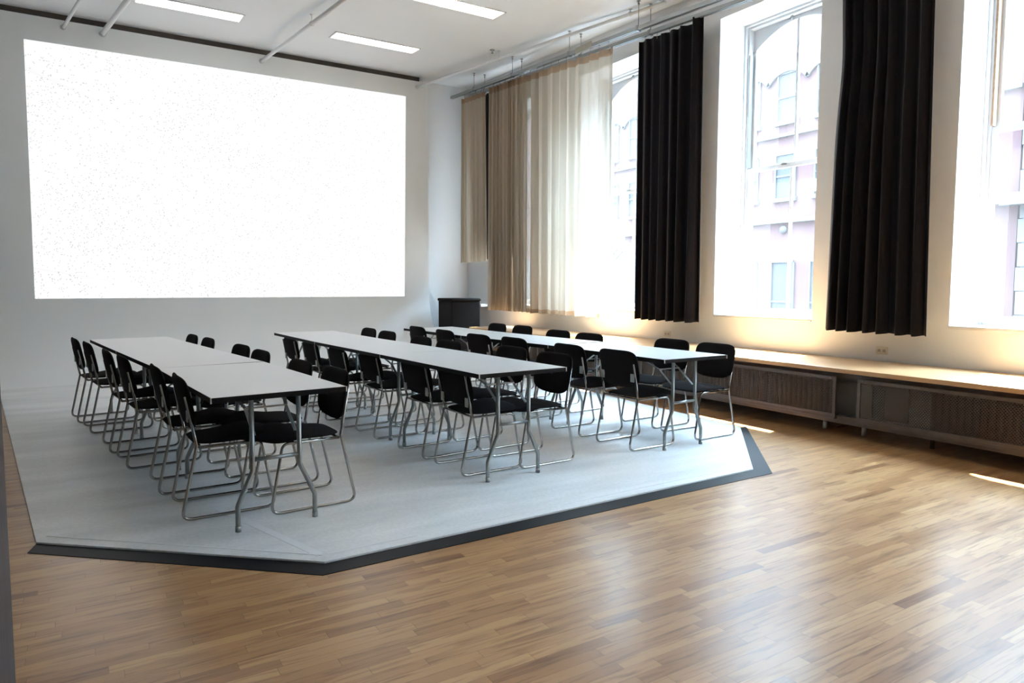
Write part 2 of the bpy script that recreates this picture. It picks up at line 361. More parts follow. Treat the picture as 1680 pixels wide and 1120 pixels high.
# windows: casing, two sashes with centre bars, arched head panel, panes, sill board
def make_window(i, c):
    w = empty('window_%d' % i, (XG, c, SILL), kind='structure')
    z0, z1 = 0, HEAD-SILL
    f = MB()
    f.box(-.09, .05, -HW, -HW+.045, z0, z1); f.box(-.09, .05, HW-.045, HW, z0, z1)
    f.box(-.09, .05, -HW+.045, HW-.045, z1-.05, z1)
    # small stop bead further in
    f.box(-.13, -.09, -HW, -HW+.022, z0, z1); f.box(-.13, -.09, HW-.022, HW, z0, z1); f.box(-.13, -.09, -HW, HW, z1-.025, z1)
    f.build('window_frame', 'frame', w, bevel=.004)
    # arched head panel
    a = MB(); n = 18; hw = HW-.045
    zs = lambda y: 4.10-SILL+.24*(1-(y/hw)**2)
    for k in range(n):
        y0 = -hw+2*hw*k/n; y1 = -hw+2*hw*(k+1)/n
        a.prism_x([(y0, zs(y0)), (y1, zs(y1)), (y1, z1-.05), (y0, z1-.05)], -.012, .03)
    a.build('arched_head_panel', 'frame', w)
    u = MB(); st = .045
    zr = 2.69-SILL
    for k in range(n):
        y0 = -hw+2*hw*k/n; y1 = -hw+2*hw*(k+1)/n
        u.prism_x([(y0, zs(y0)-.03), (y1, zs(y1)-.03), (y1, zs(y1)+.002), (y0, zs(y0)+.002)], -.022, .02)
    u.box(-.022, .02, -hw, -hw+st, zr, zs(hw)); u.box(-.022, .02, hw-st, hw, zr, zs(hw))
    u.box(-.022, .02, -hw, hw, zr-.02, zr+.03); u.box(-.018, .016, -.014, .014, zr+.03, zs(0)-.02)
    u.build('upper_sash', 'frame', w)
    lo = MB()
    lo.box(-.075, -.035, -hw, -hw+st, .075, zr-.035); lo.box(-.075, -.035, hw-st, hw, .075, zr-.035)
    lo.box(-.075, -.035, -hw, hw, .0, .075); lo.box(-.075, -.035, -hw, hw, zr-.035, zr+.02)
    lo.box(-.07, -.04, -.016, .016, .075, zr-.035)
    lo.build('lower_sash', 'frame', w, bevel=.003)
    g = MB(); g.box(-.001, .002, -hw+st, hw-st, zr+.03, zs(hw)-.03)
    for k in range(n):
        y0 = -hw+st+2*(hw-st)*k/n; y1 = -hw+st+2*(hw-st)*(k+1)/n
        g.prism_x([(y0, zs(hw)-.03), (y1, zs(hw)-.03), (y1, zs(y1)-.028), (y0, zs(y0)-.028)], -.001, .002)
    g2 = MB(); g2.box(-.056, -.053, -hw+st, hw-st, .075, zr-.035)
    g.build('upper_pane', 'pane', w); g2.build('lower_pane', 'pane', w)
    lt = MB(); lt.box(-.10, -.076, .06, .12, zr-.005, zr+.018); lt.tube([(-.05, .06, z1-.05), (-.075, .06, z1-.075), (-.05, .06, z1-.09)], .012, 6)
    lt.build('sash_latch', 'galv', w)
    s = MB(); s.box(XW-XG-.012, .05, -HW+.001, HW-.001, -.03, 0.0)
    s.build('window_sill', 'frame', w, bevel=.005)
    # dark sash channel on the jamb above the lower sash
    c_ = MB(); c_.box(-.092, -.035, HW-.062, HW-.044, zr+.03, z1-.35)
    c_.build('sash_channel', 'rawwood' if i == 4 else 'galv', w)
    return w
for i, c in enumerate(WIN): make_window(i+1, c)

# ------------------------------------------------------------------ white studio sweep (cyclorama)
cyc = empty('studio_sweep', (0, 0, 0), 0, 'white painted photo studio sweep, its floor curving up into the rear wall', 'backdrop')
Yw = 11.9; R = 1.2; Yc = Yw-R; TH = .011
def edgeL(y): return -.245+(y-4.2)*-.105
def edgeR(y): return 5.10+(y-4.3)*.055
P_A, P_B, P_C, P_D = (-.245, 4.20), (.915, 3.185), (3.99, 3.235), (5.085, 4.28)
mb = MB()
poly = [P_A, P_B, P_C, P_D, (edgeR(Yc), Yc), (edgeL(Yc), Yc)]
mb.prism(poly, FZ, 0)
mb.build('painted_floor', 'cycfloor', cyc)
mb = MB(); nx = 24; prof = []
prof.append((Yc, 0, 0, 1))
for k in range(1, 25):
    a = pi/2*k/24; prof.append((Yc+R*sin(a), R-R*cos(a), -sin(a), cos(a)))
prof.append((Yw, 4.965, -1, 0))
vs = []; fs = []
for (y, z, ny, nz) in prof:
    xl, xr = edgeL(y), 5.45 if y >= Yw-1e-4 else edgeR(Yc)+(5.45-edgeR(Yc))*(y-Yc)/R
    vs += [(xl, y, z), (xr, y, z), (xr, y-ny*.04, z-nz*.0 if z > 0.001 else -.01), (xl, y-ny*.04, z if z > 0.001 else -.01)]
for i in range(len(prof)-1):
    a, b = 4*i, 4*(i+1)
    for k in range(4): fs.append((a+k, a+(k+1) % 4, b+(k+1) % 4, b+k))
e = 4*(len(prof)-1); fs += [(e, e+1, e+2, e+3), (3, 2, 1, 0)]
mb.add(vs, fs, True)
o = mb.build('curved_wall', 'cycwall', cyc)
md = o.modifiers.new('es', 'EDGE_SPLIT'); md.split_angle = radians(40)
# white taped joint lines on the painted floor
tb = MB()
def strip(mb, p, q, w, z0, z1):
    p, q = Vector((*p, 0)), Vector((*q, 0)); t = (q-p).normalized(); n_ = Vector((-t.y, t.x, 0))*w/2
    mb.prism([tuple((p-n_)[:2]), tuple((q-n_)[:2]), tuple((q+n_)[:2]), tuple((p+n_)[:2])], z0, z1)
strip(tb, (.92, 3.28), (.60, 4.35), .045, 0, .0012)
strip(tb, (-.2, 4.27), (.93, 3.27), .012, 0, .002); strip(tb, (.95, 3.27), (3.95, 3.32), .012, 0, .002)
tb.build('white_joint_tape', 'cycwall', cyc)
# black tape border
def offs(p, q, d):
    p, q = Vector(p), Vector(q); t = (q-p).normalized(); n_ = Vector((t.y, -t.x)); return p+n_*d, q+n_*d
def isect(a, b, c, d):
    r = b-a; s = d-c; k = (c-a).cross(s)/r.cross(s) if False else ((c.x-a.x)*s.y-(c.y-a.y)*s.x)/(r.x*s.y-r.y*s.x); return a+r*k
W_ = .125
l1 = offs(P_A, P_B, W_); l2 = offs(P_B, P_C, W_); l3 = offs(P_C, P_D, W_)
q1 = isect(*l1, *l2); q2 = isect(*l2, *l3)
PA2 = Vector((-.275, 4.08)); PD2 = Vector((5.15, 4.33))+Vector((.05, -.02))
tp = MB()
tp.prism([tuple(PA2), tuple(q1), tuple(P_B), tuple(P_A)], FZ, -.009)
tp.prism([tuple(q1), tuple(q2), tuple(P_C), tuple(P_B)], FZ, -.009)
tp.prism([tuple(q2), tuple(PD2), tuple(P_D), tuple(P_C)], FZ, -.009)
o = tp.build('floor_tape', 'tape'); tag(o, 'wide black tape border along the front edges of the white studio floor', 'tape')
# dark strip painted as the shadow in the gap along the sweep top
o = struct(MB().box(-1.3, 5.3, Yw+.03, YB, 4.955, 5.05).build('gap_shadow_strip', 'gapshade'))
# projected picture on the sweep: emissive panel standing in for projector light
mb = MB(); q = [(-.57, .935), (4.96, .862), (5.02, 4.665), (-.555, 4.625)]
mb.add([(x, Yw-.006, z) for x, z in q]+[(x, Yw-.001, z) for x, z in q], [(0, 1, 2, 3), (7, 6, 5, 4), (0, 4, 5, 1), (1, 5, 6, 2), (2, 6, 7, 3), (3, 7, 4, 0)])
o = mb.build('projected_glow_panel', 'projglow'); tag(o, 'large glowing white projected image on the rear studio wall', 'projection')

# rough column beside the camera
o = MB().box(-.60, -.135, 1.25, 1.6, FZ, cz(1.5)).build('column', 'column', bevel=.01)
tag(o, 'dark grey rough column cropped by the left edge of the photo', 'column')

# ------------------------------------------------------------------ tables
TL, TW = 1.511, .70
def make_table():
    t = empty('folding_table')
    tp = MB().box(.0015, TW-.0015, .0015, TL-.0015, .712, .74).build('tabletop', 'top', t)
    MB().box(0, TW, 0, .0015, .711, .7385).box(0, TW, TL-.0015, TL, .711, .7385).box(0, .0015, 0, TL, .711, .7385).box(TW-.0015, TW, 0, TL, .711, .7385)\
        .box(.07, .09, .06, TL-.06, .695, .711).box(TW-.09, TW-.07, .06, TL-.06, .695, .711)\
        .build('edge_trim', 'edge', t)
    for x in (0, TW):
        for y in (0, TL): MB().box(x-.003, x+.003, y-.003, y+.003, .711, .7395).build('corner_cap', 'cap', t)
    for (y, sgn) in ((.128, 1), (TL-.128, -1)):
        for s in (-1, 1):
            xc = TW/2
            pts = fillet([(xc+s*.125, y, .705), (xc+s*.125, y, .315), (xc+s*.206, y, .135), (xc+s*.206, y, 0)], [0, .05, .05, 0], 4)
            MB().tube(pts, .0135, 10).cyl((xc+s*.206, y, 0), (xc+s*.206, y, .03), .0155).build('leg', 'galv', t)
        MB().tube([(TW/2-.125, y, .37), (TW/2+.125, y, .37)], .011, 8).build('crossbar', 'galv', t)
        br = MB()
        for s in (-1, 1):
            br.bar((TW/2+s*.11, y+sgn*.012, .50), (TW/2+s*.11, y+sgn*.17, .62), .018, .005)
            br.bar((TW/2+s*.11, y+sgn*.17, .62), (TW/2+s*.15, y+sgn*.36, .705), .018, .005)
        br.bar((TW/2-.115, y+sgn*.17, .62), (TW/2+.115, y+sgn*.17, .62), .02, .008)
        br.box(TW/2-.16, TW/2+.16, y-.015, y+.015, .695, .712)
        br.build('folding_brace', 'galv', t)
    return t
ROWS = [(.513, 3.681, (.078, .118, .115)), (2.083, 3.804, (.054, .066, .029)), (3.700, 3.845, (.022, .093, .031))]
RN = ['left', 'middle', 'right']; TN = ['nearest', 'second', 'farthest']
t0 = make_table(); first = True; table_edges = {}
for r, (x, y, ths) in enumerate(ROWS):
    for k, th in enumerate(ths):
        t = t0 if first else copy_tree(t0); first = False
        t.location = (x, y, 0); t.rotation_euler = (0, 0, th)
        tag(t, 'long grey-topped folding table with steel legs, the %s from the camera in the %s row' % (TN[k], RN[r]), 'table', 'folding tables in three rows')
        x += -sin(th)*(TL+.001); y += cos(th)*(TL+.001)

# ------------------------------------------------------------------ chairs
def pad(w, d, zfun, nu=20, nv=20, ex=3.2):
    """closed superellipse cushion; zfun(u,v)->(bottom, top); u across, v along, both -1..1"""
    vs = []; fs = []; rings = 9
    top = []; bot = []
    seg = 44
    def ring(k, t):
        a = 2*pi*k/seg; c, s = cos(a), sin(a)
        u = math.copysign(abs(c)**(2/ex), c); v = math.copysign(abs(s)**(2/ex), s)
        return u*t, v*t
    for side in (1, 0):
        for r in range(rings):
            t = sin((r+1)/rings*pi/2)
            edge = sqrt(max(0, 1-(t)**6))
            for k in range(seg):
                u, v = ring(k, t); b, tt = zfun(u, v); mid = (b+tt)/2
                z = mid+(tt-mid)*edge if side else mid-(mid-b)*edge
                vs.append((u*w/2, v*d/2, z))
        b, tt = zfun(0, 0); vs.append((0, 0, tt if side else b))
    n1 = rings*seg+1
    for side in (0, 1):
        o = side*n1; c = o+rings*seg
        for k in range(seg):
            f = (c, o+k, o+(k+1) % seg); fs.append(f if side == 0 else f[::-1])
            for r in range(rings-1):
                q = (o+r*seg+k, o+(r+1)*seg+k, o+(r+1)*seg+(k+1) % seg, o+r*seg+(k+1) % seg); fs.append(q if side == 0 else q[::-1])
    for k in range(seg):
        a = (rings-1)*seg
        fs.append((a+k, n1+a+k, n1+a+(k+1) % seg, a+(k+1) % seg))
    return vs, fs
def make_chair(drop=0.):
    c = empty('stacking_chair')
    for s in (-1, 1):
        y = s*.2
        p = [(.038, y, .69), (.088, y, .415), (0, y, .010), (.50, y, .010), (.425, y, .402), (.10, y, .402)]
        pts = fillet(p, [0, .03, .045, .05, .045, 0], 6)
        MB().tube(pts, .0088, 8).build('side_frame', 'chrome', c)
        up = Vector((.038, 0, .69))-Vector((.088, 0, .415)); up.normalize()
        zc = .578-drop; xc = .088+(zc-.415)*up.x/up.z
        MB().box(-.003, .003, -.022, .022, -.032, .032).box(-.004, .016, -.006, .006, -.014, .014)\
            .build('back_bracket', 'bracket', c, loc=(xc-.011, y-s*.024, zc), bevel=.003)
    MB().tube([(.105, -.205, .402), (.105, .205, .402)], .0085, 8).build('rear_crossbar', 'chrome', c)
    MB().tube([(.36, -.205, .40), (.36, .205, .40)], .0085, 8).build('front_crossbar', 'chrome', c)
    # seat: thin at the rear, bulging toward the front
    def zf(u, v):
        b = .412-.016*(v > 0)*sin(max(0, v)*pi)
        t = .432+.040*math.exp(-((v-.35)/.48)**2)*(1-.35*u*u)
        return b, t
    vs, fs = pad(.425, .47, zf, ex=4.2)
    vs = [(.31+v, u, z) for (u, v, z) in vs]
    o = MB().add(vs, fs, True).build('seat', 'fabric', c)
    # backrest: rounded top corners, lower edge dips in the middle, slightly curved
    def zb(u, v): return -.018, .018
    vs, fs = pad(.455, .285-(.055 if drop else 0), zb, ex=4.8)
    out = []
    for (u, v, z) in vs:
        dip = -.022*(1-(u/.22)**2) if v < 0 else 0
        vv = v+dip*(-v/.1425 if v < 0 else 0)
        x = z-.016*(1-(u/.22)**2)+.006
        out.append((x, u, vv))
    zc = .652-drop+(.024 if drop else 0); xc = .06-.004+drop*.18
    th = -.185
    res = []
    for (x, yy, z) in out:
        res.append((xc+x*cos(th)+z*sin(th), yy, zc-x*sin(th)+z*cos(th)))
    MB().add(res, fs, True).build('backrest', 'fabric', c)
    return c
LN = ['nearest the camera', 'second from the camera', 'third from the camera', 'fourth from the camera', 'fifth from the camera', 'farthest from the camera']
CH = {
 ('left', 'left'): [(.405, 4.33), (.335, 4.92), (.187, 5.70), (.105, 6.29), (-.02, 7.20), (-.115, 7.79)],
 ('left', 'window'): [(1.335, 4.20), (1.265, 4.745), (1.19, 5.62), (1.155, 6.22), (1.03, 7.16), (.96, 7.72)],
 ('middle', 'left'): [(2.105, 4.32), (2.065, 4.89), (2.0, 5.72), (1.91, 6.32), (1.90, 7.19), (1.85, 7.80)],
 ('middle', 'window'): [(3.045, 4.30), (3.05, 4.93), (2.87, 5.75), (2.85, 6.32), (2.86, 7.25), (2.87, 7.86)],
 ('right', 'left'): [(3.55, 4.27), (3.53, 4.90), (3.52, 5.80), (3.44, 6.38), (3.44, 7.18), (3.43, 7.93)],
 ('right', 'window'): [(4.775, 4.28), (4.79, 4.84), (4.60, 5.88), (4.61, 6.47), (4.73, 7.42), (4.70, 8.0)],
}
ANG = {('left', 'left'): [.03, .05, .1, .1, .12, .12], ('left', 'window'): [.06, .08, .1, .12, .1, .1],
       ('middle', 'left'): [.03, .06, .06, .06, .04, .04], ('middle', 'window'): [.03, .05, .06, .06, .04, .03],
       ('right', 'left'): [.04, .02, .06, .08, .04, .03], ('right', 'window'): [.0, .04, .06, .05, .03, .03]}
chA = make_chair(0.); chB = make_chair(.075); usedA = usedB = False
for (row, side), pts in CH.items():
    for k, (x, y) in enumerate(pts):
        low = (row, side) == ('middle', 'left')
        src = chB if low else chA
        if low: c = chB if not usedB else copy_tree(chB); usedB = True
        else: c = chA if not usedA else copy_tree(chA); usedA = True
        a = ANG[(row, side)][k]+random.uniform(-.015, .015)
        c.location = (x, y, 0); c.rotation_euler = (0, 0, a if side == 'left' else pi+a)
        sd = side+' side'
        tag(c, 'black padded sled chair, %s, %s of the %s table row' % (LN[k], sd, row), 'chair', 'black chairs along the table rows')

# ------------------------------------------------------------------ bench, radiators and covers
o = MB().box(5.5, XW-.003, -4.9, 10.4, .552, .59).build('window_bench', 'bench', bevel=.004)
tag(o, 'long low wooden bench top running above the radiators under the windows', 'bench')
covers = [(8.93, 10.3), (6.33, 8.75), (3.63, 6.15), (.85, 3.43), (-1.85, .67), (-4.6, -2.03)]
cl = ['farthest brown mesh radiator cover under the bench, behind the right table row',
      'brown mesh radiator cover second from the far end of the bench',
      'brown mesh radiator cover directly behind the nearest chair of the right row',
      'brown mesh radiator cover with a plain plate behind it, at the right photo edge',
      'brown mesh radiator cover beside the camera outside the photo', 'brown mesh radiator cover behind the camera outside the photo']
for (y0, y1), lb in zip(covers, cl):
    z0, z1 = .155, .512
    c = empty('radiator_cover', (5.54, (y0+y1)/2, z0), label=lb, cat='radiator cover', group='mesh radiator covers under the bench')
    h = (y1-y0)/2; H_ = z1-z0; fw = .028
    MB().box(-.008, .008, -h, h, H_-fw, H_).box(-.008, .008, -h, h, 0, fw).box(-.008, .008, -h, -h+fw, fw, H_-fw).box(-.008, .008, h-fw, h, fw, H_-fw)\
        .box(-.014, .03, -h, h, -.018, 0).build('cover_frame', 'covermetal', c, bevel=.002)
    mo = MB().box(-.002, .002, -h+fw, h-fw, fw, H_-fw).build('mesh_panel', 'mesh', c)
    s = MB()
    for yy in (-h+.05, 0, h-.05):
        s.cyl((-.013, yy, H_-.014), (-.008, yy, H_-.014), .006, 8)
    s.build('screw', 'galv', c)
# recessed rail and flat panels between the covers
rl = MB()
rl.box(5.58, 5.60, -4.9, 10.35, FZ+.11, .165)
rl.box(5.60, 5.62, -4.9, 10.35, .50, .552)
o = rl.build('support_rail', 'covermetal'); tag(o, 'long steel rail carrying the radiator covers under the bench', 'rail')
gaps = [(8.75, 8.93), (6.15, 6.33), (3.43, 3.63), (.67, .85)]
gl = ['flat metal panel in the gap between the two farthest radiator covers', 'flat metal panel in the gap between radiator covers behind the nearest right-row table',
      'flat dull metal panel in the gap between the two nearest radiator covers', 'flat metal panel in the radiator cover gap beside the camera']
for (a, b), lb in zip(gaps, gl):
    o = MB().box(5.66, 5.68, a-.06, b+.08, .16, .50).box(5.64, 5.66, a-.06, b+.08, .44, .46).build('infill_panel', 'panelmetal', bevel=.003)
    tag(o, lb, 'panel', 'infill panels between radiator covers')
o = MB().box(5.585, 5.60, 3.02, 3.22, .19, .48).build('cover_plate', 'covermetal', bevel=.003); tag(o, 'plain grey metal plate showing through the nearest mesh radiator cover', 'plate')
rad = [(8.95, 10.2), (6.45, 8.7), (3.85, 6.05), (.95, 2.95), (-1.8, .6)]
rlb = ['cast radiator at the far end of the bench', 'cast radiator under the bench behind the far part of the right table row', 'cast radiator under the bench beside the nearest right-row table',
       'cast radiator under the bench at the right edge of the photo', 'cast radiator under the bench beside the camera']
for (a, b), lb in zip(rad, rlb):
    r = empty('radiator', (5.85, (a+b)/2, FZ), label=lb, cat='radiator', group='cast radiators under the bench')
    f = MB(); n = int((b-a)/.055)
    for k in range(n):
        yy = -(b-a)/2+(k+.5)*(b-a)/n
        for xx in (-.07, 0, .07): f.cyl((xx, yy, .10), (xx, yy, .47), .019, 8)
        f.box(-.095, .095, yy-.021, yy+.021, .09, .125); f.box(-.095, .095, yy-.021, yy+.021, .45, .48)
    f.build('radiator_fins', 'radiator', r)
    ft = MB()
    for yy in (-(b-a)/2+.03, (b-a)/2-.03): ft.cyl((-.07, yy, 0), (-.07, yy, .11), .018, 10)
    ft.build('radiator_feet', 'radiator', r)
for (x, y, lb) in ((5.77, 3.88, 'short white pipe stub on the floor under the far edge of the cover gap'), (5.77, 3.50, 'short white pipe stub on the floor under the near edge of the cover gap')):
    p = empty('pipe_stub', (x, y, FZ), label=lb, cat='pipe', group='pipe stubs under the bench')
    MB().cyl((0, 0, 0), (0, 0, .075), .019, 14).build('pipe', 'white', p)
    MB().cyl((0, 0, .075), (0, 0, .095), .03, 6).build('nut', 'galv', p)
    MB().cyl((0, 0, .095), (0, 0, .16), .022, 12).build('valve_body', 'radiator', p)
# outlets
for (y, z, lb) in ((3.733, .690, 'ivory wall outlet above the bench below the nearest black curtain'), (6.607, .675, 'small wall outlet above the bench behind the right table row')):
    w = empty('wall_outlet', (XW, y, z), label=lb, cat='outlet', group='outlets above the bench')
    MB().box(-.008, 0, -.058, .058, -.036, .036).build('cover_plate', 'plate', w, bevel=.003)
    for s in (-.024, .024):
        MB().box(-.0105, -.008, s-.015, s+.015, -.013, .013).build('socket', 'socket', w, bevel=.003)

# ------------------------------------------------------------------ curtain tracks, curtains
def t1z(y): return 4.775-.058*(11.9-y)
def t2z(y): return 4.505-.062*(7.4-y)
def track(name, x, zf, y0, y1, hang, lb):
    t = empty(name, (x, y0, zf(y0)), label=lb, cat='curtain track', group='ceiling-hung curtain tracks')
    z0 = zf(y0); dz = zf(y1)-z0; L_ = y1-y0
    m = MB()
    v = []
    def prof(yy, zz):
        return [(-.026, yy, zz-.022), (-.008, yy, zz-.022), (-.008, yy, zz-.016), (-.02, yy, zz-.016), (-.02, yy, zz+.02), (.02, yy, zz+.02), (.02, yy, zz-.016), (.008, yy, zz-.016), (.008, yy, zz-.022), (.026, yy, zz-.022), (.026, yy, zz+.026), (-.026, yy, zz+.026)]
    n = 12; v = prof(0, 0)+prof(L_, dz)
    f = [(i, (i+1) % n, (i+1) % n+n, i+n) for i in range(n)]+[(11, 0, 1, 2, 3, 4), (11, 4, 5, 10), (10, 5, 6, 7, 8, 9), (23, 16, 15, 14, 13, 12), (23, 22, 17, 16), (22, 21, 20, 19, 18, 17)]
    m.add(v, f); m.build('rail', 'track', t)
    for yy in hang:
        z = zf(yy)-z0; zc_ = cz(yy)-z0
        MB().cyl((0, yy-y0, z+.02), (0, yy-y0, zc_), .005, 6).cyl((0, yy-y0, zc_-.01), (0, yy-y0, zc_), .022, 12).cyl((0, yy-y0, zc_-.05), (0, yy-y0, zc_-.03), .013, 8)\
            .box(-.032, .032, yy-y0-.018, yy-y0+.018, z-.03, z+.034).build('hanger_rod', 'galv', t)
    return t
track('curtain_track', 5.95, t1z, 11.93, -1.5, [11.04, 9.75, 8.2, 6.75, 5.2, 3.7, 2.2, .7], 'long steel curtain track hung from the ceiling, the one farther from the windows')
track('curtain_track', 6.15, t2z, 11.75, -1.5, [11.02, 9.79, 8.2, 6.75, 5.2, 3.7, 2.2, .7], 'long steel curtain track hung from the ceiling, the one nearer the windows')
o = MB().box(5.915, 5.922, 7.65, 8.02, t1z(7.8)-.035, t1z(7.8)+.05).build('junction_plate', 'junction', bevel=.003); tag(o, 'tan plate fixed across the curtain tracks above the open edge of the sheer curtain', 'plate')

def curtain(name, x, y0, y1, ztop, zbot, folds, amp, lb, mat, topf=None, band=None, wob=.35, grp=None, ybf=None, seed=1, thick=0):
    """pleated cloth hanging in the YZ plane; y0<y1; zbot fn of t; folds count"""
    rnd = random.Random(seed)
    ph = [rnd.uniform(0, 6.28) for _ in range(5)]
    root = empty(name, (x, (y0+y1)/2, zbot(.5)), label=lb, cat='curtain', group=grp)
    ny = int(folds*12); nz = 26
    def P(t, h):   # t 0..1 across, h 0 top..1 bottom
        warp = t+.018*sin(7*t+ph[0])+.010*sin(17*t+ph[1])
        w = 2*pi*folds*warp
        A = amp*(.55+.45*h)*(1+.35*sin(5.3*t*folds/6+ph[2]))
        dx = A*(sin(w)+.28*sin(2.3*w+ph[3]+h*.8))
        sq = (y0+(y1-y0)*t)
        if ybf: sq = ybf(t, h)
        dy = -A*.45*sin(2*w+ph[4])*wob
        zt = ztop(t)-.012*abs(sin(w*.5)) ; zb_ = zbot(t)+.006*sin(w)
        return Vector((x+dx, sq+dy, zt+(zb_-zt)*h))-Vector(root.location)
    def sheet(h0, h1, n, nm, mt, off=0.):
        vs = []; fs = []
        for j in range(n+1):
            h = h0+(h1-h0)*j/n
            for i in range(ny+1):
                p = P(i/ny, h); vs.append((p.x+off, p.y, p.z))
        for j in range(n):
            for i in range(ny):
                a = j*(ny+1)+i; fs.append((a, a+1, a+ny+2, a+ny+1))
        me = bpy.data.meshes.new(nm); me.from_pydata(vs, [], fs); me.update()
        o_ = link(nm, me, mt, root, smooth=True)
        if thick: md_ = o_.modifiers.new('s', 'SOLIDIFY'); md_.thickness = thick
        return o_
    if band:
        hb = band
        sheet(0, hb[0], 2, 'header_band', 'band'); sheet(hb[0], 1-hb[1], nz, 'cloth', mat); sheet(1-hb[1], 1, 2, 'hem', 'band' if hb[1] > .002 else mat)
    else:
        sheet(0, 1, nz, 'cloth', mat)
    nh = max(3, int((y1-y0)*5.5))
    for k in range(nh):
        t = (k+.5)/nh; p = P(t, 0); zt = (topf or t1z)(y0+(y1-y0)*t)-root.location.z-.02
        if zt-p.z > .005:
            MB().cyl((0+ (p.x if False else 0), p.y, zt), (p.x, p.y, p.z-.03), .0035, 5).box(-.01, .01, p.y-.012, p.y+.012, zt-.012, zt+.004).build('hook', 'galv', root)
    return root
G1 = 'beige sheer curtains on the track'; G2 = 'black curtains on the track'
curtain('sheer_curtain', 5.95, 10.66, 11.53, lambda t: t1z(10.66+.87*t)-.085, lambda t: 1.71, 6, .035, 'narrow beige sheer curtain ending higher than the rest, nearest the rear corner', 'linen', band=(.028, .002), grp=G1, seed=3)
curtain('sheer_curtain', 5.95, 9.30, 10.46, lambda t: t1z(9.3+1.16*t)-.06, lambda t: .875, 11, .042, 'bunched opaque beige curtain in tight pleats left of the brightly lit sheer', 'linen', band=(.028, .002), grp=G1, seed=5)
curtain('sheer_curtain', 5.95, 7.24, 9.32, lambda t: t1z(7.24+2.08*t)-.10+.03*t, lambda t: .865, 8.5, .04, 'wide beige sheer curtain glowing in front of a window', 'sheer', band=(.026, .017), grp=G1, seed=11, wob=.6)
curtain('black_curtain', 6.15, 9.8, 10.58, lambda t: t2z(10.2)-.06, lambda t: .93, 5, .03, 'unseen black curtain added behind the bunched beige curtain to block window light', 'velvet', topf=t2z, grp=G2, seed=4, thick=.004)  # hidden cloth added to keep sunlight off the back of the bunched curtain
curtain('black_curtain', 6.15, 10.6, 11.12, lambda t: t2z(10.8)-.05, lambda t: 1.76, 3, .02, 'narrow black curtain strip in the gap between two beige sheer curtains', 'velvet', topf=t2z, grp=G2, seed=2, thick=.004)
curtain('black_curtain', 6.15, 5.88, 6.95, lambda t: t2z(6.4)-.05+.05*(t-.5)+(.05 if t < .12 else 0), lambda t: .86, 6.5, .042, 'floor-short black curtain between the half-hidden window and the fully visible window', 'velvet', topf=t2z, grp=G2, seed=8, thick=.004)
def yb(t, h):
    l = 4.12+.07*h-(.035*math.exp(-((h-.25)/.14)**2)); r_ = 3.27-.06*h
    return r_+(l-r_)*t
curtain('black_curtain', 6.15, 3.22, 4.2, lambda t: t2z(3.7)-.03, lambda t: .865+.01*t, 7, .045, 'black curtain hanging beside the window at the right edge of the photo', 'velvet', topf=t2z, grp=G2, ybf=yb, seed=21, thick=.004)

# ------------------------------------------------------------------ ceiling lights, pipes, sprinkler
def clight(x0, x1, y0, y1, lb):
    zc_ = cz((y0+y1)/2); l = empty('ceiling_light', ((x0+x1)/2, (y0+y1)/2, zc_), label=lb, cat='ceiling light', group='recessed ceiling light panels')
    l.rotation_euler = (math.atan(.045), 0, 0)
    a, b = (x1-x0)/2, (y1-y0)/2
    MB().box(-a, a, -b, -b+.02, -.012, .0).box(-a, a, b-.02, b, -.012, .0).box(-a, -a+.02, -b, b, -.012, .0).box(a-.02, a, -b, b, -.012, .0).build('light_frame', 'white', l)
    MB().box(-a+.02, a-.02, -b+.02, b-.02, -.007, -.001).build('diffuser', 'light', l)
clight(3.25, 4.60, 10.27, 10.60, 'long lit ceiling panel above the right part of the projected image')
clight(.70, 2.02, 10.33, 10.70, 'long lit ceiling panel at the top edge above the left part of the projection')
clight(3.50, 4.84, 8.08, 8.42, 'lit ceiling panel cut by the top edge of the photo above the beige curtains')
def pipe(name, p, q, r, lb, hang=()):
    o = empty(name, p, label=lb, cat='pipe', group='white pipes under the ceiling')
    d = Vector(q)-Vector(p)
    m = MB(); m.cyl((0, 0, 0), d, r, 14); m.build('pipe_run', 'pipe', o)
    for t in hang:
        c = d*t; y = p[1]+c.y; top = cz(y)-p[2]
        MB().cyl((c.x, c.y, c.z+r), (c.x, c.y, top), .006, 6).cyl((c.x, c.y, top-.008), (c.x, c.y, top), .025, 10).cyl((c.x, c.y-.012, c.z), (c.x, c.y+.012, c.z), r+.009, 14)\
            .build('pipe_hanger', 'pipe', o)
    MB().cyl((0, 0, 0), d.normalized()*.02, r+.012, 14).build('wall_collar', 'pipe', o)
pipe('ceiling_pipe', (-.092, 11.9, 4.87), (.50, 7.9, 4.80), .022, 'thin white ceiling pipe nearest the left edge of the photo')
pipe('ceiling_pipe', (.375, 11.9, 4.87), (.98, 7.6, 4.80), .034, 'thick white ceiling pipe second from the left edge')
pipe('ceiling_pipe', (2.555, 11.9, 4.86), (2.93, 8.0, 4.80), .027, 'white ceiling pipe with a hanger between the two lit ceiling panels', (.55,))
pipe('ceiling_pipe', (5.24, 11.9, 4.86), (6.16, 6.5, 4.76), .022, 'thin white pipe along the ceiling beside the curtain tracks', (.42, .9))
s = empty('sprinkler', (5.52, 9.65, cz(9.65)), label='small caged sprinkler head on the ceiling above the beige curtains', cat='sprinkler')
MB().cyl((0, 0, -.012), (0, 0, 0), .035, 16).cyl((0, 0, -.05), (0, 0, -.012), .010, 8).cyl((0, 0, -.056), (0, 0, -.05), .022, 12).build('sprinkler_head', 'galv', s)
cg = MB()
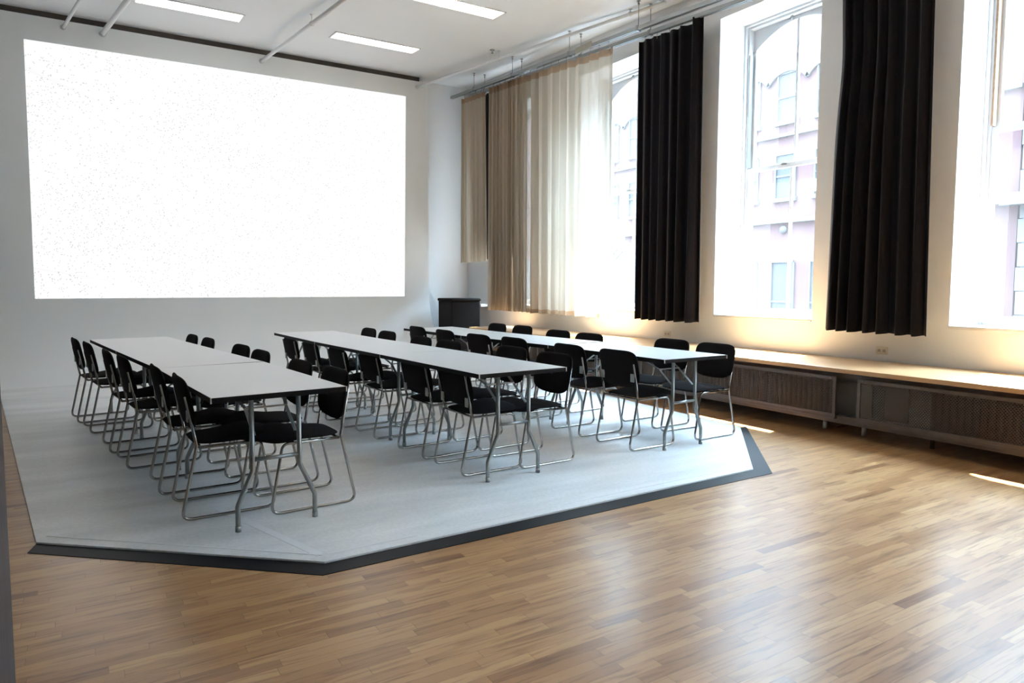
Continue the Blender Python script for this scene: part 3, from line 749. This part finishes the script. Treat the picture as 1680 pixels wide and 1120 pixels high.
for k in range(6):
    a = 2*pi*k/6; cg.tube([(.05*cos(a), .05*sin(a), 0), (.055*cos(a), .055*sin(a), -.05), (.02*cos(a), .02*sin(a), -.085)], .0025, 5)
cg.tube([(.053*cos(2*pi*k/16), .053*sin(2*pi*k/16), -.035) for k in range(17)], .0025, 5)
cg.build('wire_cage', 'white', s)

# ------------------------------------------------------------------ cabinet, ledge box, crate
cab = empty('speaker_cabinet', (5.76, 11.28, FZ), label='black upright cabinet on casters in the rear corner beside the sweep', cat='cabinet')
MB().box(-.285, .285, -.27, .27, .09, 1.02).build('cabinet_body', 'cabinet', cab, bevel=.012)
MB().box(-.30, .30, -.285, .285, 1.02, 1.072).build('cabinet_lid', 'cabinet', cab, bevel=.018)
for x in (-.22, .22):
    for y in (-.2, .2): MB().cyl((x-.015, y, .045), (x+.015, y, .045), .045, 14).box(x-.02, x+.02, y-.02, y+.02, .045, .092).build('caster', 'edge', cab)
o = MB().box(6.22, XW, 11.29, 11.95, .90, .945).build('wall_shelf', 'wall', bevel=.004); tag(o, 'small pale wall shelf just right of the black cabinet', 'shelf')
cr = empty('crate', (5.30, 9.45, FZ), rz=.1, label='small tan wooden box with a hand hole on the floor behind the right table row', cat='box')
m = MB(); m.box(-.16, -.145, -.14, .14, 0, .33).box(.145, .16, -.14, .14, 0, .33).box(-.145, .145, .125, .14, 0, .33).box(-.145, .145, -.125, .125, 0, .015)
m.box(-.145, .145, -.14, -.125, 0, .19).box(-.145, .145, -.14, -.125, .26, .33).box(-.145, -.05, -.14, -.125, .19, .26).box(.05, .145, -.14, -.125, .19, .26)
m.build('box_shell', 'cardboard', cr)

# ------------------------------------------------------------------ outside: street and buildings
XB = 20.
MB_ = MB().box(7.0, 40, -20, 60, -3.2, -3.0).build('street', 'asphalt'); MB_['kind'] = 'structure'
b = empty('brick_building', (XB, 16, -3), label='pink painted brick building across the street seen through the windows', cat='building')
def at(y, z): return (y*XB/14.-16, 1.3+(z-1.3)*XB/14.+3)   # from the 14 m reference plane
MB().box(0, 8, -8.0+.3, 30, 0, 13.2).build('facade', 'pink', b)
wy = [7.5, 8.55, 9.6, 10.65, 11.7, 12.75, 13.8, 14.85, 15.9, 16.95]
def fwin(yc, z0, z1, hw, arch=False):
    a, za = at(yc, z0); _, zb_ = at(yc, z1)
    f = MB().box(-.10, .02, a-hw-.10, a+hw+.10, za-.16, za-.02)
    f.box(-.06, .02, a-hw-.05, a-hw, za, zb_).box(-.06, .02, a+hw, a+hw+.05, za, zb_).box(-.06, .02, a-hw, a+hw, zb_, zb_+.07).box(-.04, .02, a-hw, a+hw, (za+zb_)/2-.03, (za+zb_)/2+.03)
    w = f.build('facade_window', 'stone', b)
    MB().box(-.015, .01, a-hw, a+hw, za, zb_).build('pane', 'extglass', w)
    if arch:
        n = 14; m = MB()
        for k in range(n):
            t0, t1 = pi*(.12+.76*k/n), pi*(.12+.76*(k+1)/n); R0, R1 = hw*2.1, hw*2.1+.14
            m.prism_x([(a+R0*cos(t0), zb_-.5+R0*sin(t0)*.75), (a+R1*cos(t0), zb_-.5+R1*sin(t0)*.75), (a+R1*cos(t1), zb_-.5+R1*sin(t1)*.75), (a+R0*cos(t1), zb_-.5+R0*sin(t1)*.75)], -.1, .02)
        m.build('arch_moulding', 'stone', b)
for yc in wy:
    fwin(yc, .0, 1.85, .42)
    fwin(yc, 3.38, 4.35, .36)
    fwin(yc, 5.15, 6.2, .36, True)
    fwin(yc, 7.9, 9.2, .36, True)
    a, z = at(yc, 2.62); MB().cyl((-.08, a, z), (.02, a, z), .13, 18).build('medallion', 'stone', b)
_, z = at(10, 2.82); MB().box(-.16, .02, -7.7, 30, z-.07, z+.07).build('string_course', 'stone', b)
_, z = at(10, 4.8); MB().box(-.12, .02, -7.7, 30, z-.05, z+.05).build('string_course', 'stone', b)
_, z1_ = at(10, 2.2)
a0, _ = at(13.6, 0); MB().box(-.12, .02, a0, 26, 0, z1_).build('shopfront', 'shop', b)
ac = empty('air_conditioner', (XB-.16, at(9.6, 3.4)[0]+16, at(9.6, 3.4)[1]-3), label='white window air conditioner on the pink building, seen through the fully visible window', cat='air conditioner')
MB().box(-.2, .16, -.26, .26, 0, .36).build('unit_body', 'white', ac, bevel=.02)
g = MB()
for k in range(6): g.box(-.205, -.2, -.2, .2, .05+k*.05, .065+k*.05)
g.build('grille', 'galv', ac)
sb = empty('stone_building', (XB-.25, 0, -3), label='pale stone building with horizontal joints beside the pink building', cat='building')
m = MB()
for k in range(22): m.box(0, 8, -14, 8.15+(.03 if k % 2 else 0), k*.6, k*.6+.58)
m.build('rusticated_blocks', 'stone', sb); MB().box(.04, 8, -14, 8.1, 0, 13.1).build('block_backing', 'shop', sb)
_, z = at(8, 2.82); MB().box(-.3, 0, -14, 8.5, z-.15, z+.15).build('cornice', 'stone', sb)

# banner on a pole outside the second window
bn = empty('banner', (9., 10.55, 2.6), label='white banner with grey lettering on a pole outside the half-covered window', cat='banner')
vs = []; fs = []; n = 20; mz = 12
def bz(y): return -.03-.04*sin(pi*y)
for i in range(n+1):
    y = i/n; zt = .02-.06*y-.02*sin(pi*y); zb_ = -.58-.75*y**.8
    for j in range(mz+1):
        t = j/mz; vs.append((.03*sin(7*y+2*t), y, zt+(zb_-zt)*t))
for i in range(n):
    for j in range(mz): a = i*(mz+1)+j; fs.append((a, a+1, a+mz+2, a+mz+1))
me = bpy.data.meshes.new('banner_cloth'); me.from_pydata(vs, [], fs); o = link('banner_cloth', me, 'banner', bn, smooth=True)
md = o.modifiers.new('s', 'SOLIDIFY'); md.thickness = .004
MB().cyl((0, -.015, -3.2), (0, -.015, .08), .012, 8).build('banner_pole', 'galv', bn)
cu = bpy.data.curves.new('banner_text', 'FONT'); cu.body = 'agon'; cu.size = .24; cu.extrude = .003; cu.shear = .2; cu.align_x = 'RIGHT'
to = bpy.data.objects.new('banner_text_tmp', cu); COL.objects.link(to)
dg = bpy.context.evaluated_depsgraph_get(); me = bpy.data.meshes.new_from_object(to.evaluated_get(dg)); bpy.data.objects.remove(to)
lt = link('banner_lettering', me, 'ink', bn); lt.rotation_euler = (pi/2, 0, -pi/2); lt.location = (-.045, .14, -.46)
m = MB()
for k in range(5):
    m.tube([(-.04, .15+.09*k*.9+.03*j, -.60-.06*k-.02*sin(j*1.5+k)) for j in range(8)], .012, 5)
m.build('banner_scribble', 'ink', bn)

# ------------------------------------------------------------------ light
w = bpy.data.worlds.new('sky'); SC.world = w; w.use_nodes = True; nt = w.node_tree; nt.nodes.clear()
bg = nt.nodes.new('ShaderNodeBackground'); wo = nt.nodes.new('ShaderNodeOutputWorld')
sk = nt.nodes.new('ShaderNodeTexSky'); sk.sky_type = 'HOSEK_WILKIE'
D = Vector((-.43, -.17, -1.)).normalized()
sk.sun_direction = -D; sk.turbidity = 4.; sk.ground_albedo = .4
mx = nt.nodes.new('ShaderNodeMix'); mx.data_type = 'RGBA'; mx.inputs[0].default_value = .85; mx.inputs[7].default_value = (.55, .78, 1., 1)
nt.links.new(sk.outputs[0], mx.inputs[6]); nt.links.new(mx.outputs[2], bg.inputs[0])
wtc = nt.nodes.new('ShaderNodeTexCoord'); wsp = nt.nodes.new('ShaderNodeSeparateXYZ'); nt.links.new(wtc.outputs['Generated'], wsp.inputs[0])
wz = math_(nt, 'MAXIMUM', wsp.outputs[2], 0.)
nt.links.new(math_(nt, 'MULTIPLY', math_(nt, 'ADD', math_(nt, 'MULTIPLY', math_(nt, 'POWER', wz, 3.), 3.6), .5), 20.), bg.inputs[1])
nt.links.new(bg.outputs[0], wo.inputs[0])
sd = bpy.data.lights.new('sun', 'SUN'); sd.energy = 52; sd.angle = radians(.6); sd.color = (1, .95, .87)
so = bpy.data.objects.new('sun', sd); COL.objects.link(so); so.rotation_euler = D.to_track_quat('-Z', 'Y').to_euler()
for i, c in enumerate(WIN):
    pd = bpy.data.lights.new('daylight_portal', 'AREA'); pd.shape = 'RECTANGLE'; pd.size = 1.3; pd.size_y = 3.4; pd.cycles.is_portal = True
    po = bpy.data.objects.new('daylight_portal', pd); COL.objects.link(po); po.location = (XG+.12, c, 2.68)
    po.rotation_euler = Vector((-1, 0, 0)).to_track_quat('-Z', 'Z').to_euler()

# ------------------------------------------------------------------ camera
f_px = 1139.85294; yaw, pitch, roll, h = .564392225, -.0738058605, .00325362688, 1.2995479
fw = Vector((sin(yaw)*cos(pitch), cos(yaw)*cos(pitch), sin(pitch)))
r0 = Vector((cos(yaw), -sin(yaw), 0)); u0 = r0.cross(fw)
rr = r0*cos(roll)+u0*sin(roll); uu = -r0*sin(roll)+u0*cos(roll)
cd = bpy.data.cameras.new('camera'); co = bpy.data.objects.new('camera', cd); COL.objects.link(co)
mt = Matrix.Identity(4)
for i in range(3): mt[i][0], mt[i][1], mt[i][2] = rr[i], uu[i], -fw[i]
mt[2][3] = h; co.matrix_world = mt
cd.sensor_width = 36; cd.lens = f_px/1680*36; cd.shift_x = -18.49/1680; cd.shift_y = -8.21/1680
cd.clip_start = .05; cd.clip_end = 200
SC.camera = co
SC.view_settings.view_transform = 'Standard'; SC.view_settings.look = 'None'; SC.view_settings.gamma = 1
SC.view_settings.exposure = 0.95; SC.view_settings.use_curve_mapping = False
